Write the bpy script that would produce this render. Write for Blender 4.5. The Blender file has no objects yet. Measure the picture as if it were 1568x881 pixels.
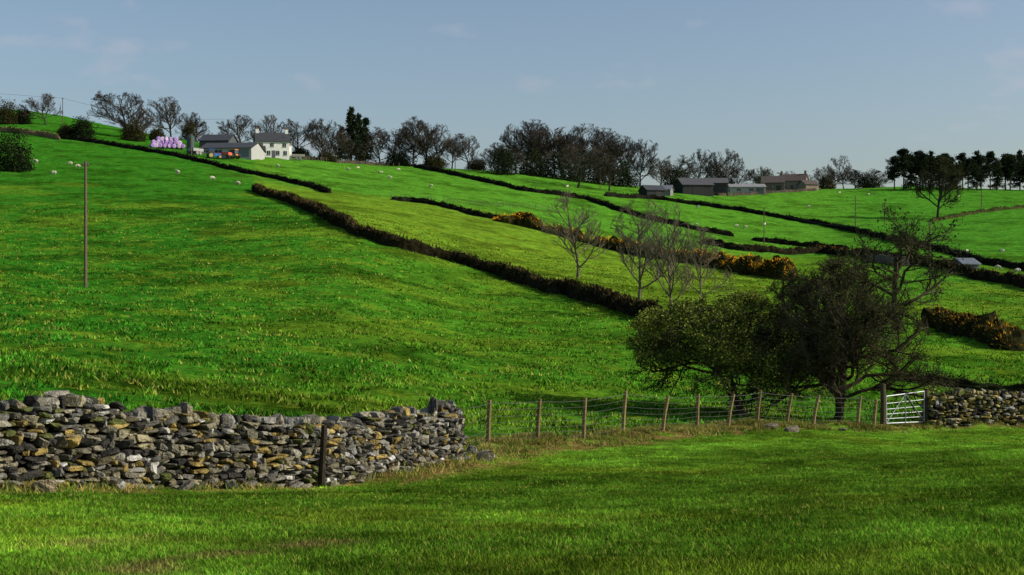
import bpy, math, random
import numpy as np
from mathutils import Vector
rng=np.random.default_rng(7); random.seed(7)
F=2154.0; CX=784.0; CY=440.5; EYE=1.7
sc=bpy.context.scene
# ---------------------------------------------------------------- terrain profile
COLS={
-400:[(5,1173),(7,985),(9,885),(14,790),(19.5,735),(25,690),(32,640),(45,570),(70,490),(100,430),(150,360),(220,290),(300,235),(400,195),(520,170),(700,190),(1200,300),(3500,432)],
0:[(5,1173),(7,987),(9,888),(14,795),(19.5,745),(25,690),(32,632),(45,563),(70,492),(100,440),(150,372),(220,305),(300,250),(400,203),(500,168),(700,190),(1200,300),(3500,432)],
250:[(5,1173),(7,988),(9,890),(14,802),(22,745),(28,690),(36,632),(45,590),(70,512),(100,455),(150,380),(200,325),(260,285),(320,252),(400,222),(470,209),(700,230),(1200,320),(3500,432)],
500:[(5,1173),(7,989),(9,892),(14,812),(20,768),(25.6,739),(30,705),(36,660),(45,610),(70,528),(100,462),(140,393),(190,332),(235,312),(300,290),(370,264),(430,248),(600,256),(1200,330),(3500,432)],
750:[(5,1173),(7,990),(9,893),(14,815),(20,768),(27,726),(34,690),(45,637),(55,602),(70,562),(100,505),(130,460),(152,420),(170,405),(200,382),(260,340),(330,310),(400,283),(480,262),(700,270),(1200,340),(3500,432)],
1000:[(5,1173),(7,989),(9,890),(14,812),(20,762),(30,708),(41.5,665),(55,620),(80,550),(108,492),(125,472),(170,432),(260,392),(350,342),(430,308),(520,288),(700,295),(1200,350),(3500,432)],
1250:[(5,1173),(7,985),(9,882),(14,803),(20,752),(30,700),(47,653),(60,615),(80,568),(110,512),(150,462),(200,430),(260,405),(310,390),(400,345),(500,310),(600,290),(800,300),(1200,350),(3500,432)],
1400:[(5,1173),(7,982),(9,876),(14,797),(20,747),(30,698),(48,658),(58,618),(75,585),(110,520),(150,470),(200,435),(240,412),(320,375),(400,345),(520,308),(640,286),(850,300),(1200,350),(3500,432)],
1568:[(5,1173),(7,979),(9,870),(14,790),(20,740),(30,693),(50,655),(58,622),(72,600),(120,510),(160,470),(200,440),(250,412),(320,375),(400,345),(500,315),(660,291),(850,300),(1200,350),(3500,432)],
1968:[(5,1173),(7,975),(9,862),(14,782),(20,732),(30,686),(50,650),(58,622),(72,600),(120,510),(160,470),(200,440),(250,412),(320,375),(400,345),(500,315),(660,292),(850,300),(1200,350),(3500,432)],
}
def pchip(x,Y,xq):
    x=np.asarray(x,float);Y=np.asarray(Y,float)
    if Y.ndim==1: Y=Y[:,None]
    h=np.diff(x);D=np.diff(Y,axis=0)/h[:,None]
    m=np.zeros_like(Y);m[0]=D[0];m[-1]=D[-1]
    for k in range(1,len(x)-1):
        a=D[k-1];b=D[k];w1=2*h[k]+h[k-1];w2=h[k]+2*h[k-1]
        ok=a*b>0
        m[k]=np.where(ok,(w1+w2)/(w1/np.where(ok,a,1)+w2/np.where(ok,b,1)),0)
    i=np.clip(np.searchsorted(x,xq)-1,0,len(x)-2);t=np.clip((xq-x[i])/h[i],0,1)[:,None];hh=h[i][:,None]
    t2=t*t;t3=t2*t
    return (2*t3-3*t2+1)*Y[i]+(t3-2*t2+t)*hh*m[i]+(-2*t3+3*t2)*Y[i+1]+(t3-t2)*hh*m[i+1]
LD=np.linspace(math.log(5),math.log(3500),700)
PXG=np.arange(-400,1969,4.0)
ck=sorted(COLS)
tab=np.stack([pchip(np.log([p[0] for p in COLS[c]]),[p[1] for p in COLS[c]],LD)[:,0] for c in ck])
TAB=pchip(ck,tab,PXG)            # (px, ld)
k=np.array([1,4,6,4,1.])/16
for _ in range(6):
    pad=np.pad(TAB,((2,2),(0,0)),mode='edge');TAB=sum(k[i]*pad[i:i+len(TAB)] for i in range(5))
def tabpy(px,d):
    a=np.clip((px-PXG[0])/4.0,0,len(PXG)-1.001);b=np.clip((np.log(d)-LD[0])/(LD[1]-LD[0]),0,len(LD)-1.001)
    i=a.astype(int);j=b.astype(int);u=a-i;v=b-j
    return (TAB[i,j]*(1-u)*(1-v)+TAB[i+1,j]*u*(1-v)+TAB[i,j+1]*(1-u)*v+TAB[i+1,j+1]*u*v)
R2=rng.random((256,256));R3=rng.random((32,32,32))
def vn(x,y):
    xi=np.floor(x).astype(int);yi=np.floor(y).astype(int);u=x-xi;v=y-yi;u=u*u*(3-2*u);v=v*v*(3-2*v)
    a=R2[xi&255,yi&255];b=R2[(xi+1)&255,yi&255];c=R2[xi&255,(yi+1)&255];d=R2[(xi+1)&255,(yi+1)&255]
    return (a*(1-u)+b*u)*(1-v)+(c*(1-u)+d*u)*v
def fbm(x,y,o=4):
    s=0;a=.5
    for i in range(o): s=s+a*vn(x+17.3*i,y+9.1*i);x=x*2.03;y=y*2.03;a*=.5
    return s/(1-.5**o)
def vn3(p):
    i=np.floor(p).astype(int);f=p-i;f=f*f*(3-2*f);r=0
    for dx in (0,1):
        for dy in (0,1):
            for dz in (0,1):
                w=(f[:,0] if dx else 1-f[:,0])*(f[:,1] if dy else 1-f[:,1])*(f[:,2] if dz else 1-f[:,2])
                r=r+w*R3[(i[:,0]+dx)&31,(i[:,1]+dy)&31,(i[:,2]+dz)&31]
    return r
WALL=[(-11.5,13.2),(-9.6,16),(-7.06,19.5),(-3.6,25.2),(-1.38,30.9)]
FPX=[(747,34.3),(822,36),(893,38),(953,40),(1013,41.8),(1067,43.2),(1113,44.2),(1158,45),(1203,45.7),(1243,46.3),(1312,47.3),(1337,47.6)]
fence_xy=np.array([WALL[-1]]+[((p-CX)/F*d,d) for p,d in FPX]+[((1352-CX)/F*47.8,47.8),((1416-CX)/F*49.2,49.2),((1568-CX)/F*50,50),((1900-CX)/F*52,52)])
wall_xy=np.array(WALL)
line_all=np.concatenate([wall_xy,fence_xy[1:]]);lpx_all=CX+F*line_all[:,0]/line_all[:,1]
def polydist(x,y,pl):
    best=np.full(x.shape,1e9)
    for a,b in zip(pl[:-1],pl[1:]):
        ab=b-a;t=np.clip(((x-a[0])*ab[0]+(y-a[1])*ab[1])/(ab@ab),0,1)
        best=np.minimum(best,np.hypot(x-a[0]-t*ab[0],y-a[1]-t*ab[1]))
    return best
def height(x,y):
    x=np.atleast_1d(np.asarray(x,float));y=np.atleast_1d(np.asarray(y,float))
    d=np.clip(y,5,3500);px=CX+F*x/d
    z=EYE-(tabpy(px,d)-CY)/F*d
    near=np.clip((d-20)/40,0,1)
    z=z+(fbm(x*1.3,y*1.3,3)-.5)*(.07+.14*near)+(fbm(x*.25+40,y*.25,3)-.5)*(.08+.45*near)*np.clip(d/60,.3,1)
    # low lumpy bank under the fence line
    m=(y>24)&(y<56)&(x>-4)&(x<26)
    if m.any():
        dd=polydist(x[m],y[m],fence_xy[:-1]);z[m]+=np.clip(1-dd/1.3,0,1)*(.06+.34*np.clip(fbm(x[m]*1.1+9,y[m]*1.1,3)-.35,0,1))
    return z
def find(px,py):
    """world ground point on the survey bearing (px,py)"""
    row=tabpy(np.full(len(LD),float(px)),np.exp(LD))
    idx=np.where(row<=py)[0]
    if len(idx)==0: j=int(np.argmin(row));d=math.exp(LD[j])
    else:
        j=idx[0]
        if j==0:d=5
        else:
            t=(row[j-1]-py)/(row[j-1]-row[j]+1e-9);d=math.exp(LD[j-1]+t*(LD[j]-LD[j-1]))
    x=(px-CX)/F*d
    return Vector((x,d,float(height(x,d)[0])))
def at(px,d):
    x=(px-CX)/F*d
    return Vector((x,d,float(height(x,d)[0])))
# ---------------------------------------------------------------- mesh helpers
def mk(name,V,Q=None,T=None,col=None,mat=None,smooth=False,link=True):
    V=np.asarray(V,float).reshape(-1,3);me=bpy.data.meshes.new(name)
    nq=0 if Q is None else len(Q);nt=0 if T is None else len(T)
    me.vertices.add(len(V));me.vertices.foreach_set('co',V.astype(np.float32).ravel())
    loops=np.concatenate([np.asarray(Q).ravel() if nq else np.zeros(0,int),np.asarray(T).ravel() if nt else np.zeros(0,int)]).astype(np.int32)
    me.loops.add(len(loops));me.loops.foreach_set('vertex_index',loops)
    starts=np.concatenate([np.arange(nq)*4,nq*4+np.arange(nt)*3]).astype(np.int32)
    me.polygons.add(nq+nt);me.polygons.foreach_set('loop_start',starts)
    me.polygons.foreach_set('use_smooth',np.full(nq+nt,smooth))
    if col is not None:
        a=me.color_attributes.new('Col','FLOAT_COLOR','POINT')
        c=np.ones((len(V),4),np.float32);c[:,:3]=col;a.data.foreach_set('color',c.ravel())
    me.update(calc_edges=True)
    if mat: me.materials.append(mat)
    if not link: return me
    ob=bpy.data.objects.new(name,me);sc.collection.objects.link(ob);return ob
class Acc:
    def __init__(s): s.V=[];s.Q=[];s.T=[];s.C=[];s.n=0
    def add(s,V,Q=None,T=None,col=(1,1,1)):
        V=np.asarray(V,float).reshape(-1,3)
        if Q is not None and len(Q): s.Q.append(np.asarray(Q)+s.n)
        if T is not None and len(T): s.T.append(np.asarray(T)+s.n)
        s.V.append(V);s.C.append(np.broadcast_to(np.asarray(col,float),(len(V),3)));s.n+=len(V)
    def out(s,name,mat,smooth=False,link=True):
        return mk(name,np.concatenate(s.V),np.concatenate(s.Q) if s.Q else None,np.concatenate(s.T) if s.T else None,np.concatenate(s.C),mat,smooth,link)
    def box(s,c,size,rz=0,col=(1,1,1)):
        v=np.array([[x,y,z] for x in(-.5,.5) for y in(-.5,.5) for z in(-.5,.5)])*np.array(size)
        cr,sr=math.cos(rz),math.sin(rz);v=np.stack([v[:,0]*cr-v[:,1]*sr,v[:,0]*sr+v[:,1]*cr,v[:,2]],1)+np.array(c)
        s.add(v,[[0,1,3,2],[4,6,7,5],[0,4,5,1],[2,3,7,6],[0,2,6,4],[1,5,7,3]],None,col)
    def tube(s,pts,r,sides=6,col=(1,1,1)):
        P=np.asarray(pts,float)[None];rr=np.broadcast_to(np.asarray(r,float),(P.shape[1],))[None]
        V,Q=tubes(P,rr,sides);s.add(V,Q,None,col)
        n=P.shape[1]
        top=[(n-1)*sides+i for i in range(sides)]
        s.add(V[top].tolist()+[P[0,-1].tolist()],None,[[i,(i+1)%sides,sides] for i in range(sides)],col)
def tubes(P,R,s):
    m,n,_=P.shape
    T=np.gradient(P,axis=1);T/=np.linalg.norm(T,axis=2,keepdims=True)+1e-9
    mt=np.abs(T.mean(1));ref=np.zeros((m,3));ref[np.arange(m),np.argmin(mt,axis=1)]=1
    N=np.cross(T,ref[:,None,:]);N/=np.linalg.norm(N,axis=2,keepdims=True)+1e-9
    B=np.cross(T,N)
    a=np.arange(s)/s*2*math.pi
    ring=P[:,:,None,:]+R[:,:,None,None]*(np.cos(a)[None,None,:,None]*N[:,:,None,:]+np.sin(a)[None,None,:,None]*B[:,:,None,:])
    idx=np.arange(m*n*s).reshape(m,n,s);nx=np.roll(idx,-1,axis=2)
    Q=np.stack([idx[:,:-1],nx[:,:-1],nx[:,1:],idx[:,1:]],-1).reshape(-1,4)
    return ring.reshape(-1,3),Q
def nodes(name):
    m=bpy.data.materials.new(name);m.use_nodes=True;nt=m.node_tree;b=nt.nodes['Principled BSDF']
    return m,nt,b
def to_diffuse(nt,b):
    df=nt.nodes.new('ShaderNodeBsdfDiffuse');nt.links.new(df.outputs[0],nt.nodes['Material Output'].inputs['Surface']);nt.nodes.remove(b);return df
def attr_mat(name,rough=.9,ns=6.,lo=.6,hi=1.35,bump=.3,bdist=.02,spec=.15,metal=0,trans=0,det=4):
    m,nt,b=nodes(name);N=nt.nodes;L=nt.links
    diff=spec<=.2 and metal==0
    if diff: b=to_diffuse(nt,b)
    at_=N.new('ShaderNodeAttribute');at_.attribute_name='Col'
    tc=N.new('ShaderNodeTexCoord');no=N.new('ShaderNodeTexNoise');no.inputs['Scale'].default_value=ns;no.inputs['Detail'].default_value=det;no.inputs['Roughness'].default_value=.65
    L.new(tc.outputs['Object'],no.inputs['Vector'])
    mr=N.new('ShaderNodeMapRange');mr.inputs['From Min'].default_value=.3;mr.inputs['From Max'].default_value=.7;mr.inputs['To Min'].default_value=lo;mr.inputs['To Max'].default_value=hi
    L.new(no.outputs['Fac'],mr.inputs['Value'])
    mx=N.new('ShaderNodeVectorMath');mx.operation='MULTIPLY';L.new(at_.outputs['Color'],mx.inputs[0]);L.new(mr.outputs['Result'],mx.inputs[1]);L.new(mx.outputs['Vector'],b.inputs['Color' if diff else 'Base Color'])
    if not diff: b.inputs['Roughness'].default_value=rough;b.inputs['Specular IOR Level'].default_value=spec;b.inputs['Metallic'].default_value=metal
    if trans>0:
        tr=N.new('ShaderNodeBsdfTranslucent');L.new(mx.outputs['Vector'],tr.inputs['Color']);ms=N.new('ShaderNodeMixShader');ms.inputs['Fac'].default_value=trans
        L.new(b.outputs['BSDF'],ms.inputs[1]);L.new(tr.outputs['BSDF'],ms.inputs[2]);L.new(ms.outputs['Shader'],N['Material Output'].inputs['Surface'])
    if bump>0:
        bu=N.new('ShaderNodeBump');bu.inputs['Strength'].default_value=bump;bu.inputs['Distance'].default_value=bdist
        n2=N.new('ShaderNodeTexNoise');n2.inputs['Scale'].default_value=ns*3;n2.inputs['Detail'].default_value=3;L.new(tc.outputs['Object'],n2.inputs['Vector'])
        L.new(n2.outputs['Fac'],bu.inputs['Height']);L.new(bu.outputs['Normal'],b.inputs['Normal'])
    return m
def grass_ground():
    m,nt,b=nodes('pasture_grass');N=nt.nodes;L=nt.links;b=to_diffuse(nt,b)
    at_=N.new('ShaderNodeAttribute');at_.attribute_name='Col'
    tc=N.new('ShaderNodeTexCoord')
    def noise(s,d=5,r=.6,dist=0):
        n=N.new('ShaderNodeTexNoise');n.inputs['Scale'].default_value=s;n.inputs['Detail'].default_value=d;n.inputs['Roughness'].default_value=r;n.inputs['Distortion'].default_value=dist
        L.new(tc.outputs['Object'],n.inputs['Vector']);return n
    def rng_(n,a,c,lo,hi):
        q=N.new('ShaderNodeMapRange');q.inputs['From Min'].default_value=a;q.inputs['From Max'].default_value=c;q.inputs['To Min'].default_value=lo;q.inputs['To Max'].default_value=hi;L.new(n.outputs[0],q.inputs['Value']);return q
    f1=rng_(noise(.45,8,.78),.34,.66,.48,1.5)
    f2=rng_(noise(2.2,6,.8),.32,.68,.42,1.6)
    mu=N.new('ShaderNodeMath');mu.operation='MULTIPLY';L.new(f1.outputs[0],mu.inputs[0]);L.new(f2.outputs[0],mu.inputs[1])
    mx=N.new('ShaderNodeVectorMath');mx.operation='MULTIPLY';L.new(at_.outputs['Color'],mx.inputs[0]);L.new(mu.outputs[0],mx.inputs[1])
    f3=rng_(noise(.8,8,.8,.3),.53,.68,0,.65)
    mix=N.new('ShaderNodeMix');mix.data_type='RGBA';L.new(f3.outputs[0],mix.inputs['Factor']);L.new(mx.outputs['Vector'],mix.inputs['A']);mix.inputs['B'].default_value=(.20,.27,.02,1)
    L.new(mix.outputs['Result'],b.inputs['Color'])
    bu=N.new('ShaderNodeBump');bu.inputs['Strength'].default_value=1;bu.inputs['Distance'].default_value=.36;L.new(noise(1.9,7,.76).outputs[0],bu.inputs['Height'])
    L.new(bu.outputs['Normal'],b.inputs['Normal'])
    return m
M_ground=grass_ground()
M_blade=attr_mat('grass_blades',1,.6,.65,1.4,0,spec=.05,det=2)
M_bark=attr_mat('bark',.95,5,.6,1.3,0,det=2)
M_leaf=attr_mat('foliage',.7,2.5,.55,1.5,0,spec=.2,trans=.25,det=2)
M_stone=attr_mat('limestone',.95,11,.4,1.45,1,.04)
M_hedge=attr_mat('hedge_twigs',1,1.5,.5,1.5,.0,det=2)
M_wood=attr_mat('weathered_wood',.9,14,.6,1.35,.5,.01)
M_metal=attr_mat('galvanised_steel',.45,8,.85,1.1,0,spec=.5,metal=.3)
M_wire=attr_mat('wire',.5,8,.9,1.1,0,spec=.5,metal=.5)
M_wall=attr_mat('render_wall',.9,1.2,.85,1.08,.1,.01)
M_roof=attr_mat('slate_roof',.8,2,.7,1.25,.3,.02,spec=.3)
M_glass=attr_mat('window_glass',.15,2,.9,1.1,0,spec=.5)
M_paint=attr_mat('painted_metal',.5,2,.85,1.1,0,spec=.4)
M_plastic=attr_mat('bale_wrap',.5,3,.85,1.12,.2,.02,spec=.3)
M_wool=attr_mat('wool',1,12,.8,1.1,.5,.02)
# ---------------------------------------------------------------- boundary lines (surveyed)
HEDGE_MAIN=[(390,292),(405,300),(430,305),(470,320),(510,341),(550,362),(600,379),(650,391),(700,403),(750,417),(800,434),(850,448),(900,461),(950,475),(1008,491)]
mh=[find(*p) for p in HEDGE_MAIN]
mh_px=np.array([p[0] for p in HEDGE_MAIN]);mh_d=np.array([p.y for p in mh])
def fieldcol(x,y):
    d=np.clip(y,5,3500);px=CX+F*x/d
    front=np.array([.034,.170,.012]);fore=np.array([.112,.252,.018]);mid=np.array([.130,.245,.018]);far=np.array([.080,.250,.020]);farr=np.array([.048,.205,.018])
    col=np.broadcast_to(front,x.shape+(3,)).copy()
    ys=np.clip((x+14+.12*y)/26,0,1)*np.clip((y-26)/30,0,1)*.55;col=col*(1-ys[...,None])+np.array([.09,.22,.014])*ys[...,None]
    line=line_all;lpx=lpx_all
    fd=np.interp(px,lpx,line[:,1])
    w=np.clip((fd-y)/.6,0,1)[...,None];col=col*(1-w)+fore*w
    hd=np.interp(px,mh_px,mh_d,left=1e6,right=110);b=np.clip((y-hd)/4,0,1)*(px>388)
    b=b*(1-np.clip((px-1100)/150,0,1)*.6);col=col*(1-b[...,None])+mid*b[...,None]
    f=np.clip((y-285)/20,0,1)*np.clip((px-300)/150,0,1);f=f[...,None];col=col*(1-f)+far*f
    f=np.clip((px-1250)/100,0,1)*np.clip((y-90)/100,0,1)*.6;f=f[...,None];col=col*(1-f)+farr*f
    n=fbm(x*.09+5,y*.09,4);s=np.clip((n-.52)*5,0,1)*.45*(y<260)
    n2=fbm(x*.5+50,y*.5,4);s=np.maximum(s,np.clip((n2-.56)*5,0,1)*.6*(y<220))
    col=col*(1-s[...,None])+np.array([.18,.26,.018])*s[...,None]
    dk=np.clip((fbm(x*.16+90,y*.16,4)-.5)*5,0,1)*.45;col*=(1-dk[...,None])
    nf=(fbm(x*1.7+3,y*.9,4)-.5)*1.3*(y<55)+(fbm(x*.35,y*.8+31,3)-.5)*.6*(y<55);col*=np.clip(1+nf,.55,1.6)[...,None]
    dist=polydist(x,y,line)
    n3=fbm(x*1.6,y*1.6,4);wd=np.where((x>-2)&(x<7),2.0,1.3);e=np.clip((wd-dist)/.7,0,1)*np.clip((n3-.30)*4,0,1)*.95;e=e*np.where(x>8,.7,1)
    col=col*(1-e[...,None])+np.array([.24,.17,.055])*e[...,None]
    t=np.exp(-((x+4.0-(y-10)*.35)/.35)**2)+np.exp(-((x+2.4-(y-10)*.35)/.3)**2)
    t=t*(y<12.5)*np.clip((fbm(x*2.2+3,y*2.2,4)-.42)*5,0,1)*.8
    col=col*(1-t[...,None])+np.array([.17,.12,.05])*t[...,None]
    return col
uu=np.concatenate([-np.geomspace(1.8,.46,40)[:-1],np.linspace(-.45,.45,430),np.geomspace(.46,1.8,40)[1:]])
yy=np.concatenate([np.linspace(-60,4.5,30),np.exp(np.linspace(math.log(5),math.log(3400),760))])
Y,U=np.meshgrid(yy,uu,indexing='ij');X=U*np.sqrt(Y**2+18**2)
Z=height(X.ravel(),Y.ravel()).reshape(X.shape)
nr,nc=X.shape;idx=np.arange(nr*nc).reshape(nr,nc)
Q=np.stack([idx[:-1,:-1],idx[:-1,1:],idx[1:,1:],idx[1:,:-1]],-1).reshape(-1,4)
ground=mk('ground',np.stack([X,Y,Z],-1),Q,None,fieldcol(X.ravel(),Y.ravel()),M_ground,True)
# ---------------------------------------------------------------- grass
def grass(name,n,dmin,dmax,hr,wfun,keep=None,pxlo=-60,pxhi=1630,gain=1.0,straw=.12,B=3):
    t=rng.random(n);d=dmin*(dmax/dmin)**t
    px=rng.uniform(pxlo,pxhi,n);x=(px-CX)/F*d
    if keep is not None:
        kk=keep(x,d);x=x[kk];d=d[kk]
    n=len(x);z=height(x,d)
    c=fieldcol(x,d)*rng.uniform(.35,1.75,(n,1))*gain
    st=rng.random(n)<straw;c[st]=np.array([.27,.29,.055])*rng.uniform(.6,1.3,(st.sum(),1))
    x=np.repeat(x,B);d=np.repeat(d,B);z=np.repeat(z,B);c=np.repeat(c,B,axis=0);m=len(x)
    a=rng.uniform(0,math.pi,m);w=wfun(d)*rng.uniform(.6,1.3,m);h=rng.uniform(hr[0],hr[1],m)
    x=x+rng.normal(0,1,m)*w*1.5;d=d+rng.normal(0,1,m)*w*1.5
    la=rng.uniform(0,2*math.pi,m);ll=h*rng.uniform(.1,1.3,m)
    b=np.stack([x,d,z-.01],-1);o=np.stack([np.cos(a)*w,np.sin(a)*w,0*a],-1)*.5
    tip=b+np.stack([np.cos(la)*ll,np.sin(la)*ll,h],-1)
    V=np.stack([b-o,b+o,tip],1).reshape(-1,3)
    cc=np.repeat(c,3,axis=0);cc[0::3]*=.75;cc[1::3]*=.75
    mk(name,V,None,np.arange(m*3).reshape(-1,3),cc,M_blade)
fore_keep=lambda x,y:(y<np.interp(CX+F*x/y,lpx_all,line_all[:,1])+.3)
hill_keep=lambda x,y:(y>np.interp(CX+F*x/y,lpx_all,line_all[:,1])+.3)
grass('foreground_grass',150000,8.2,52,(.015,.055),lambda d:.0045+.00035*d,fore_keep,gain=1.25)
grass('hillside_grass',100000,24,210,(.05,.2),lambda d:.012+.001*d,lambda x,y:hill_keep(x,y)&(fbm(x*.9,y*.9,3)>.48),straw=.15,gain=1.1)
def margin():
    tot=len(line_all)-1
    n=34000;seg=rng.integers(0,tot,n);t=rng.random(n);a=line_all[seg];b=line_all[seg+1];p=a+(b-a)*t[:,None]+rng.normal(0,.65,(n,2))
    nn=fbm(p[:,0]*1.3,p[:,1]*1.3,3);p=p[nn>.49]
    n=len(p);z=height(p[:,0],p[:,1]);B=4
    x=np.repeat(p[:,0],B)+rng.normal(0,.04,n*B);y=np.repeat(p[:,1],B)+rng.normal(0,.04,n*B);z=np.repeat(z,B);m=n*B
    h=rng.uniform(.04,.17,m);w=rng.uniform(.01,.022,m);a=rng.uniform(0,math.pi,m);la=rng.uniform(0,6.28,m);ll=h*rng.uniform(.2,1.5,m)
    b=np.stack([x,y,z-.01],-1);o=np.stack([np.cos(a)*w,np.sin(a)*w,0*a],-1)*.5;tip=b+np.stack([np.cos(la)*ll,np.sin(la)*ll,h],-1)
    pal=np.array([[.34,.26,.08],[.18,.23,.03],[.07,.16,.01],[.38,.29,.11]]);c=np.repeat(pal[rng.integers(0,4,n)],B,axis=0)*rng.uniform(.5,1.2,(m,1))
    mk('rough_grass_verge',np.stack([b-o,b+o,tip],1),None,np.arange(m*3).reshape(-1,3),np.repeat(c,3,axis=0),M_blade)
margin()
# ---------------------------------------------------------------- dry stone walls
import bmesh
bm=bmesh.new();bmesh.ops.create_cube(bm,size=1);bmesh.ops.subdivide_edges(bm,edges=bm.edges[:],cuts=2,use_grid_fill=True)
SV=np.array([v.co[:] for v in bm.verts]);SQ=np.array([[v.index for v in f.verts] for f in bm.faces]);bm.free()
sph=SV/np.linalg.norm(SV,axis=1,keepdims=True)*.62;SV=SV*.62+sph*.38
def add_stones(acc,C,S,RZ,tilt,col):
    n=len(C);V=np.broadcast_to(SV,(n,)+SV.shape).copy()
    sh=rng.normal(0,.13,(n,1,3));V=V*(1+sh)
    V+= (V[:,:,[1,2,0]])*rng.normal(0,.16,(n,1,3))
    for _ in range(4):
        nn=rng.normal(0,1,(n,3));nn/=np.linalg.norm(nn,axis=1,keepdims=True)
        dt=np.einsum('nij,nj->ni',V,nn);ex=np.clip(dt-rng.uniform(.28,.48,(n,1)),0,None);V-=ex[:,:,None]*nn[:,None,:]
    V+=rng.normal(0,.022,V.shape)
    V*=S[:,None,:]
    ct,st=np.cos(tilt)[:,None],np.sin(tilt)[:,None]
    x=V[:,:,0]*ct-V[:,:,2]*st;z=V[:,:,0]*st+V[:,:,2]*ct;y=V[:,:,1]
    cr,sr=np.cos(RZ)[:,None],np.sin(RZ)[:,None]
    W=np.stack([x*cr-y*sr,x*sr+y*cr,z],-1)+C[:,None,:]
    acc.add(W,(SQ[None]+(np.arange(n)*len(SV))[:,None,None]).reshape(-1,4),None,np.repeat(col,len(SV),axis=0))
def dry_wall(name,path,hgt,warm=1.,rough_top=1.,seed=1,fall=0.,tone=1.):
    path=np.asarray(path,float);seg=np.linalg.norm(np.diff(path,axis=0),axis=1);cum=np.concatenate([[0],np.cumsum(seg)]);L=cum[-1]
    def pos(s):
        return np.stack([np.interp(s,cum,path[:,0]),np.interp(s,cum,path[:,1])],-1)
    def ang(s):
        a=pos(np.clip(s-.3,0,L));b=pos(np.clip(s+.3,0,L));return np.arctan2(b[...,1]-a[...,1],b[...,0]-a[...,0])
    def topz(s): return hgt*(1-fall*s/L)+(vn(np.array([s*1.1+seed*7]),np.array([3.3]))[0]-.5)*.2*rough_top
    acc=Acc();C=[];S=[];RZ=[];TL=[];CO=[]
    def scol(s,z):
        g=rng.uniform(.07,.27)*tone;w=warm*rng.uniform(.2,1.1)*(1.3-.7*s/L)
        c=np.array([g*(1+.14*w),g*(1+.02*w),g*(1-.34*w)])
        r=rng.random()
        if r<.035:c=np.array([.46,.45,.42])*rng.uniform(.8,1.05)
        elif r<.16:c=np.array([.30,.225,.08])*rng.uniform(.6,1.2)
        elif r<.31:c=np.array([.042,.040,.037])
        elif r<.37:c=np.array([.09,.10,.035])
        return c
    for side in (-1,1):
        z=0.02;zmax=hgt*1.05
        while z<zmax:
            ch=rng.uniform(.06,.125);s=-rng.random()*.1
            while s<L:
                w=rng.choice([rng.uniform(.08,.15),rng.uniform(.14,.27),rng.uniform(.25,.4)],p=[.4,.48,.12])
                hh=ch*rng.uniform(.75,1.25)
                if z+hh*.5<topz(s):
                    sm=min(s+w/2,L-.02);p=pos(sm);a=float(ang(sm));off=side*(.30-.10*z/hgt)
                    if rng.random()<.05: hh*=1.7;w*=1.1
                    nx,ny=math.sin(a),-math.cos(a)
                    gz=float(height(p[0],p[1])[0])-.05;j=rng.normal(0,.035)
                    C.append((p[0]-nx*(off+j),p[1]-ny*(off+j),gz+z+hh/2+rng.normal(0,.014)));S.append((w*.98,rng.uniform(.2,.32),hh*1.0));RZ.append(a+rng.normal(0,.17));TL.append(rng.normal(0,.13));CO.append(scol(s,z))
                s+=w+.01
            z+=ch*.98
    # quoin end
    z=0.02;p=pos(L);a=float(ang(L))
    while z<topz(L)-.05:
        hh=rng.uniform(.09,.16)
        for o in(-.17,.0,.17):
            C.append((p[0]-math.sin(a)*o+math.cos(a)*rng.uniform(-.06,.02),p[1]+math.cos(a)*o+math.sin(a)*rng.uniform(-.06,.02),float(height(p[0],p[1])[0])-.05+z+hh/2));S.append((rng.uniform(.2,.34),.2,hh*1.05));RZ.append(a+rng.normal(0,.15));TL.append(rng.normal(0,.06));CO.append(scol(L,z))
        z+=hh*.97
    s=0
    while s<L:
        w=rng.uniform(.07,.22)*rough_top**.3;top=topz(s)
        p=pos(s+w/2);a=float(ang(s));gz=float(height(p[0],p[1])[0])-.05
        hh=rng.uniform(.1,.22)*(1 if rng.random()<.88 else 1.45)
        if rng.random()<.93:
            C.append((p[0]+rng.normal(0,.05),p[1]+rng.normal(0,.05),gz+top+hh*.32));S.append((w*1.1,rng.uniform(.2,.42),hh));RZ.append(a+rng.normal(0,.3));TL.append(rng.normal(0,.4));CO.append(scol(s,hgt)*1.05)
        s+=w*.9
    for _ in range(int(L*2.6)):
        s=rng.uniform(0,L);p=pos(s);a=float(ang(s));o=rng.uniform(.34,.6);q=(p[0]+math.sin(a)*o,p[1]-math.cos(a)*o)
        r=rng.uniform(.07,.2);C.append((q[0],q[1],float(height(*q)[0])+r*.1));S.append((r*1.3,r,r*.7));RZ.append(rng.uniform(0,6));TL.append(rng.normal(0,.2));CO.append(scol(s,0))
    add_stones(acc,np.array(C),np.array(S),np.array(RZ),np.array(TL),np.array(CO))
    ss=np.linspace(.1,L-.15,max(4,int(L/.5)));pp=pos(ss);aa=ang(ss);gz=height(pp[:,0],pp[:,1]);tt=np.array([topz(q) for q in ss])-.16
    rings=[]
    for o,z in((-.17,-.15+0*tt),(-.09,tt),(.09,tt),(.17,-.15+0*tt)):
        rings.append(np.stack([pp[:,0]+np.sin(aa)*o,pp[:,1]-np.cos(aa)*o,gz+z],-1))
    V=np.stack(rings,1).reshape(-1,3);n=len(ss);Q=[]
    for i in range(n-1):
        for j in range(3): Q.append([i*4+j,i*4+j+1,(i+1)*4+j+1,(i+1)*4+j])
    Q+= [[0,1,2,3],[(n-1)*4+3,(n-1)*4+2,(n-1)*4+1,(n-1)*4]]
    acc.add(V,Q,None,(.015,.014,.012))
    return acc.out(name,M_stone)
dry_wall('dry_stone_wall',WALL,1.2,1.05,seed=1,fall=.13,tone=1.0)
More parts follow.
